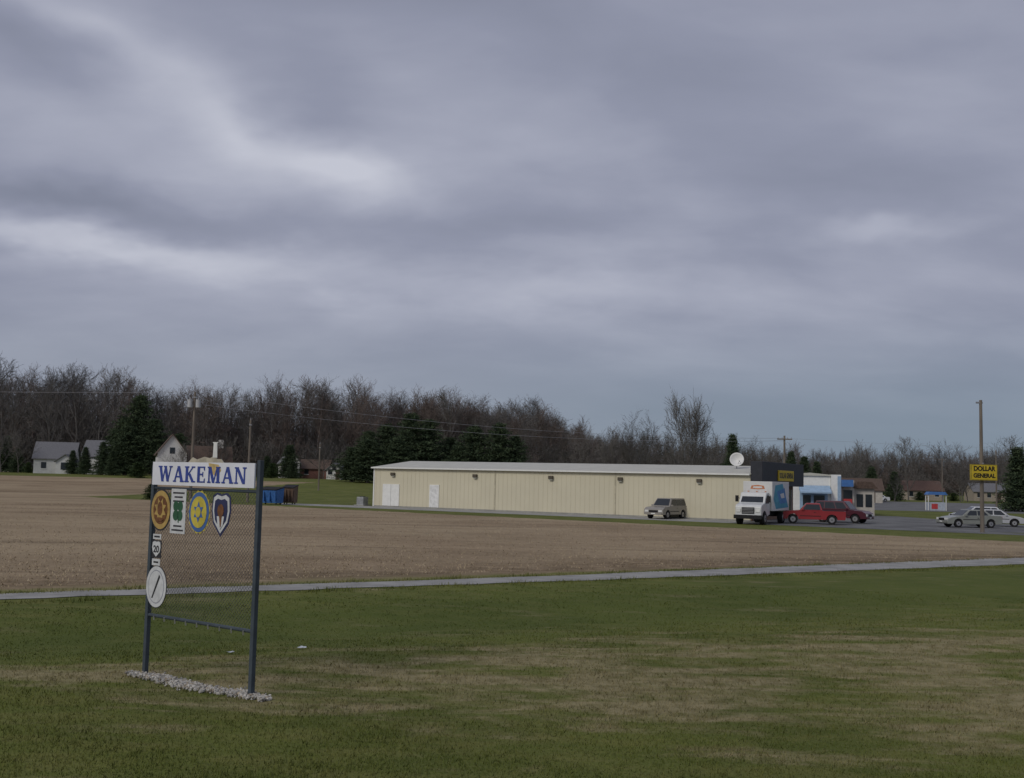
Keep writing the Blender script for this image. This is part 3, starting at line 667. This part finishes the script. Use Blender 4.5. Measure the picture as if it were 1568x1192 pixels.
def letters():
    mb=MB(); yA,yB=-.080,-.0756
    T_,t_=.21,.10
    def line(x0,z0,x1,z1,w):
        return [(x0-w/2,z0),(x0+w/2,z0),(x1+w/2,z1),(x1-w/2,z1)]
    s=.085
    def serif(x,z,w=.3): return [(x-w/2,z),(x+w/2,z),(x+w/2,z+s),(x-w/2,z+s)]
    G={
     'W':(1.25,[line(.15,1,.38,0,T_),line(.38,0,.62,1,t_),line(.60,1,.85,0,T_),line(.85,0,1.1,1,t_),serif(.15,1-s,.34),serif(.6,1-s,.26),serif(1.1,1-s,.28)]),
     'A':(.95,[line(.15,0,.46,1,t_),line(.80,0,.48,1,T_),[(.28,.28),(.68,.28),(.68,.38),(.28,.38)],serif(.15,0,.28),serif(.80,0,.34)]),
     'K':(.95,[line(.2,0,.2,1,T_),line(.28,.45,.75,1,t_),line(.75,0,.4,.55,T_),serif(.2,0,.36),serif(.2,1-s,.36),serif(.75,1-s,.28),serif(.77,0,.34)]),
     'E':(.85,[line(.2,0,.2,1,T_),serif(.42,0,.62),serif(.42,1-s,.62),[(.2,.46),(.58,.46),(.58,.56),(.2,.56)],[(.66,0),(.74,0),(.74,.28),(.66,.2)],[(.64,.8),(.72,.72),(.72,1),(.64,1)],[(.53,.36),(.59,.36),(.59,.66),(.53,.66)]]),
     'M':(1.15,[line(.18,0,.18,1,t_),line(.24,1,.55,0,T_),line(.55,0,.84,1,t_),line(.92,0,.92,1,T_),serif(.18,0,.28),serif(.2,1-s,.3),serif(.92,0,.36),serif(.92,1-s,.36)]),
     'N':(1.0,[line(.18,0,.18,1,t_),line(.22,1,.78,0,T_),line(.82,0,.82,1,t_),serif(.18,0,.28),serif(.2,1-s,.3),serif(.82,1-s,.28)])}
    word='WAKEMAN'; tot=sum(G[c][0] for c in word)+.06*6; W_=LW-.40; k=W_/tot; hh=.23; x=.21; q=0
    for c in word:
        for poly in G[c][1]:
            mb.prism([(x+p[0]*k,2.842+p[1]*hh) for p in poly],'y',yA-.0004*q,yB,blu); q=(q+1)%9
        x+=(G[c][0]+.06)*k
    mb.build('name_letters',SG)
letters()
gold=mat('faded_gold_crest',(.50,.37,.16),.6,.3,8); crm=mat('crest_cream',(.42,.38,.30),.6,.2,7)
mb=MB(); mb.prism([(.92,3.13),(1.74,3.13),(1.68,3.18),(1.58,3.18),(1.54,3.23),(1.42,3.19),(1.30,3.21),(1.12,3.17),(1.02,3.20)],'y',-.074,-.06,crm)
mb.prism([(1.50,3.2),(1.60,3.2),(1.59,3.40),(1.62,3.42),(1.48,3.42),(1.51,3.40)],'y',-.082,-.0765,mat('crest_white',(.66,.66,.64)))
mb.prism([(1.40,3.125),(1.64,3.1),(1.70,3.02),(1.62,2.94),(1.5,2.96),(1.44,3.02)],'y',-.0765,-.0757,gold)
mb.build('crest_cutout',SG)
def disc(mb,cx,cz,rx,rz,y,m,n=36,th=.004,sh=None):
    pts=sh or [(math.cos(2*math.pi*i/n),math.sin(2*math.pi*i/n)) for i in range(n)]
    mb.prism([(cx+a*rx,cz+b*rz) for a,b in pts],'y',y-th,y,m)
def gear(n,a=.9):
    return [((1 if i%2 else a)*math.cos(math.pi*i/n),(1 if i%2 else a)*math.sin(math.pi*i/n)) for i in range(2*n)]
dk=mat('emblem_dark',(.035,.035,.04),.5); tan=mat('emblem_gold',(.40,.27,.09),.5,.2,9); brn=mat('emblem_brown',(.16,.07,.03),.5,.3,12); grn=mat('emblem_green',(.03,.10,.05),.5)
yel=mat('emblem_yellow',(.52,.43,.07),.5,.15,8); eb=mat('emblem_blue',(.06,.13,.34),.5,.1); ew=mat('emblem_white',(.56,.57,.58),.5,.12,10); nv=mat('emblem_navy',(.03,.035,.09),.5)
mb=MB(); yb=-.04
disc(mb,.26,2.42,.26,.31,yb,dk); disc(mb,.26,2.42,.235,.285,yb-.005,tan); disc(mb,.26,2.42,.175,.21,yb-.01,brn); disc(mb,.26,2.42,.155,.185,yb-.0145,tan,sh=gear(8,.6)); disc(mb,.26,2.44,.06,.1,yb-.019,brn); disc(mb,.26,2.28,.09,.03,yb-.019,brn)
mb.build('round_gold_emblem',SG)
mb=MB(); mb.box(.51,.87,yb-.006,yb,2.09,2.74,ew)
for a in range(4):
    t=math.pi/4+a*math.pi/2; cx,cz=.69+.075*math.cos(t),2.42+.095*math.sin(t)
    disc(mb,cx,cz,.062,.075,yb-.0065-a*.0005,grn); 
mb.prism([(.68,2.42),(.70,2.42),(.72,2.25),(.70,2.25)],'y',yb-.012,yb-.0062,grn)
for z,w in ((2.68,.28),(2.62,.2),(2.56,.26),(2.2,.2),(2.14,.28)): mb.box(.69-w/2,.69+w/2,yb-.008,yb-.0062,z-.012,z+.012,dk)
mb.build('clover_emblem_board',SG)
mb=MB(); disc(mb,1.19,2.42,.26,.315,yb,yel,sh=gear(16,.92)); disc(mb,1.19,2.42,.235,.285,yb-.005,eb); disc(mb,1.19,2.42,.185,.225,yb-.010,yel); disc(mb,1.19,2.42,.12,.15,yb-.015,eb,sh=gear(6,.55)); disc(mb,1.19,2.42,.06,.075,yb-.02,yel)
mb.build('round_blue_yellow_emblem',SG)
shp=[(-.9,.85),(-.5,1),(0,.92),(.5,1),(.9,.85),(1,.2),(.8,-.4),(0,-1),(-.8,-.4),(-1,.2)]
mb=MB(); disc(mb,1.70,2.40,.22,.31,yb,nv,sh=shp); disc(mb,1.70,2.41,.19,.27,yb-.005,ew,sh=shp); disc(mb,1.70,2.41,.15,.215,yb-.01,nv,sh=shp); disc(mb,1.70,2.46,.07,.09,yb-.015,brn); mb.prism([(1.62,2.38),(1.78,2.38),(1.76,2.26),(1.70,2.2),(1.64,2.26)],'y',yb-.016,yb-.0145,ew)
mb.prism([(1.66,2.44),(1.74,2.44),(1.72,2.24),(1.70,2.22)],'y',yb-.018,yb-.0162,brn)
mb.build('shield_emblem',SG)
mb=MB(); mb.box(.08,.32,yb-.005,yb,1.71,1.97,dk); disc(mb,.20,1.84,.105,.115,yb-.006,ew,sh=shp); mb.box(.1,.3,yb-.005,yb,1.985,2.06,ew); mb.box(.1,.3,yb-.005,yb,1.60,1.695,ew)
mb.box(.13,.27,yb-.007,yb-.0055,2.01,2.035,dk); mb.box(.14,.26,yb-.007,yb-.0055,1.635,1.66,dk); mb.build('route_marker',SG)
text('20',.14,(.20,yb-.012,1.835),dk,SG,'route_number',.004,.001)
mb=MB(); disc(mb,.24,1.29,.26,.31,yb,dk); disc(mb,.24,1.29,.25,.30,yb-.005,ew); 
rg=mat('ring',(.28,.29,.34)); disc(mb,.24,1.29,.2,.245,yb-.0092,rg,th=.0012); disc(mb,.24,1.29,.188,.232,yb-.0108,ew,th=.0012)
mb.prism([(.14,1.12),(.17,1.12),(.34,1.44),(.31,1.47)],'y',yb-.015,yb-.0122,dk)
mb.build('oval_white_emblem',SG)

def gravel():
    rnd=random.Random(3); mb=MB(); ms=[mat('pale_stone',(.44,.42,.38),.9,.2,8),mat('grey_stone',(.26,.25,.23),.9,.2,8),mat('tan_stone',(.34,.29,.22),.9,.2,8)]
    a=Vector((-5.50,16.15)); b=Vector((-3.20,14.54)); t=(b-a).normalized(); n=Vector((-t.y,t.x))
    for i in range(1900):
        s=rnd.uniform(-.02,1.02); w=.18*(1-.4*abs(2*s-1)**3); p=a.lerp(b,s)+n*(rnd.gauss(0,w*.5)+.05*math.sin(s*9)); r=rnd.uniform(.012,.032)
        c=Vector((p.x,p.y,r*.4+rnd.uniform(0,.03))); m=ms[rnd.choice((0,0,0,1,2))]
        ax=Vector((rnd.gauss(0,1),rnd.gauss(0,1),rnd.gauss(0,1))).normalized(); u=ax.orthogonal().normalized(); w2=ax.cross(u)
        vs=[c+ax*r*rnd.uniform(.6,1),c-ax*r*rnd.uniform(.6,1),c+u*r*rnd.uniform(.8,1.2),c-u*r,c+w2*r*rnd.uniform(.8,1.2),c-w2*r]
        mb.add(vs,[(0,2,4),(0,4,3),(0,3,5),(0,5,2),(1,4,2),(1,3,4),(1,5,3),(1,2,5)],m)
    mb.build('gravel_bed',fix=False)
gravel()
def scrap(x,y,w):
    mb=MB(); vs=[];n=5
    for j in range(n):
        for i in range(n): vs.append(((i/(n-1)-.5)*w,(j/(n-1)-.5)*w*.6,random.uniform(.01,.04)))
    mb.add(vs,[(j*n+i,j*n+i+1,(j+1)*n+i+1,(j+1)*n+i) for j in range(n-1) for i in range(n-1)],mat('paper_white',(.55,.58,.62)))
    o=mb.build('paper_scrap'); o.location=(x,y,gz(x,y)+.015); o.rotation_euler=(0,0,random.uniform(0,.5))
scrap(-4.65,18.5,.13); scrap(-3.6,19.3,.15)

# ------------------------------------------------------------ world
w=bpy.data.worlds.new('World'); scene.world=w; w.use_nodes=True; nt=w.node_tree; nt.nodes.clear(); N=NT(nt); M=N.m
sd=Vector((-.55,-.62,.60)).normalized()
sky=N.n('ShaderNodeTexSky',sky_type='NISHITA'); sky.sun_disc=False; sky.sun_elevation=math.asin(sd.z); sky.sun_rotation=math.atan2(sd.x,sd.y)
bg1=N.n('ShaderNodeBackground'); bg1.inputs[1].default_value=.08; nt.links.new(sky.outputs[0],bg1.inputs[0])
tc=N.n('ShaderNodeTexCoord').outputs['Generated']; sp=N.n('ShaderNodeSeparateXYZ'); nt.links.new(tc,sp.inputs[0]); x,y,z=sp.outputs
zz=M('ADD',M('MAXIMUM',z,0),.30)
cv=N.n('ShaderNodeCombineXYZ'); N.put(cv.inputs[0],M('DIVIDE',x,zz)); N.put(cv.inputs[1],M('DIVIDE',y,zz)); cp=cv.outputs[0]
n1=N.noise(cp,1.5,4,.48,.5,stretch=(.8,1.15,1),rz=.3); n2=N.noise(cp,4.0,5,.52,.2,stretch=(.7,1.2,1),rz=.3)
az=M('ARCTAN2',x,y); el=M('ARCSINE',z)
wn=N.n('ShaderNodeTexNoise'); nt.links.new(cp,wn.inputs['Vector']); wn.inputs['Scale'].default_value=3.4; wn.inputs['Detail'].default_value=4; wn.inputs['Roughness'].default_value=.55
wsp=N.n('ShaderNodeSeparateColor'); nt.links.new(wn.outputs['Color'],wsp.inputs[0])
az=M('ADD',az,M('MULTIPLY',M('SUBTRACT',wsp.outputs[0],.5),.11)); el=M('ADD',el,M('MULTIPLY',M('SUBTRACT',wsp.outputs[1],.5),.075))
V=M('ADD',M('MULTIPLY',M('SUBTRACT',n1,.5),.72),M('MULTIPLY',M('SUBTRACT',n2,.5),.50)); V=M('ADD',V,.40)
bumps=[(90,85,120,24,-12,.18),(250,150,170,60,-28,.34),(340,200,80,34,-40,.16),(90,225,260,50,-4,.18),(540,272,90,32,-8,.36),(400,250,160,40,-8,.20),(330,300,280,36,-4,.14),(90,405,200,22,0,.42),(400,425,300,34,0,.26),
 (140,345,240,24,-4,-.32),(60,135,90,24,-10,-.18),(480,150,100,60,-35,-.16),(740,230,240,40,6,.14),(950,100,220,60,-10,-.12),(1330,368,130,16,5,.22),(900,455,330,38,0,.26),(1280,300,260,34,0,-.16),(1350,120,300,60,12,.05),(740,350,240,28,0,-.16),(500,5,700,34,0,-.14)]
for px,py,sx,sy,rot,amp in bumps:
    a0=(px-784)/1655; e0=(733+.0227*(px-784)-py)/1655; c_,s_=math.cos(math.radians(rot)),math.sin(math.radians(rot))
    dx=M('SUBTRACT',az,a0); dy=M('SUBTRACT',el,e0); S1=1655/sx; S2=1655/sy
    u=M('ADD',M('MULTIPLY',dx,c_*S1),M('MULTIPLY',dy,s_*S1)); v=M('SUBTRACT',M('MULTIPLY',dy,c_*S2),M('MULTIPLY',dx,s_*S2))
    q=M('ADD',M('MULTIPLY',u,u),M('MULTIPLY',v,v)); V=M('MULTIPLY_ADD',M('EXPONENT',M('MULTIPLY',q,-1.)),amp,V)
cr=N.n('ShaderNodeValToRGB'); nt.links.new(V,cr.inputs[0]); r=cr.color_ramp
r.elements[0].position=0; r.elements[0].color=(.215,.232,.305,1); r.elements[1].position=1; r.elements[1].color=(.56,.575,.655,1)
e=r.elements.new(.35); e.color=(.283,.300,.388,1); e=r.elements.new(.62); e.color=(.385,.402,.492,1)
hz=N.mix(N.ss(az,-.35,.35),(.285,.32,.385),(.172,.232,.300))
f=M('SUBTRACT',1.,N.ss(z,.02,.18)); c=N.mix(M('MULTIPLY',f,.85),cr.outputs[0],hz)
bg2=N.n('ShaderNodeBackground'); nt.links.new(c,bg2.inputs[0]); bg2.inputs[1].default_value=1.0
mx=N.n('ShaderNodeMixShader'); mx.inputs[0].default_value=.95; nt.links.new(bg1.outputs[0],mx.inputs[1]); nt.links.new(bg2.outputs[0],mx.inputs[2])
out=N.n('ShaderNodeOutputWorld'); nt.links.new(mx.outputs[0],out.inputs[0])
s=bpy.data.lights.new('sun','SUN'); s.energy=1.3; s.angle=math.radians(20); s.color=(1,.95,.86)
so=bpy.data.objects.new('sun',s); COL.objects.link(so); so.rotation_euler=sd.to_track_quat('Z','Y').to_euler()

# ------------------------------------------------------------ camera
cam=bpy.data.cameras.new('camera'); cam.sensor_width=36; cam.lens=1650/1568*36; cam.clip_end=8000; cam.clip_start=.1
co=bpy.data.objects.new('camera',cam); COL.objects.link(co)
p=math.radians(4.75); ro=math.radians(1.3)
R=Matrix.Rotation(math.pi/2+p,3,'X') @ Matrix.Rotation(ro,3,'Z')
co.matrix_world=Matrix.Translation((0,0,3)) @ R.to_4x4()
scene.camera=co
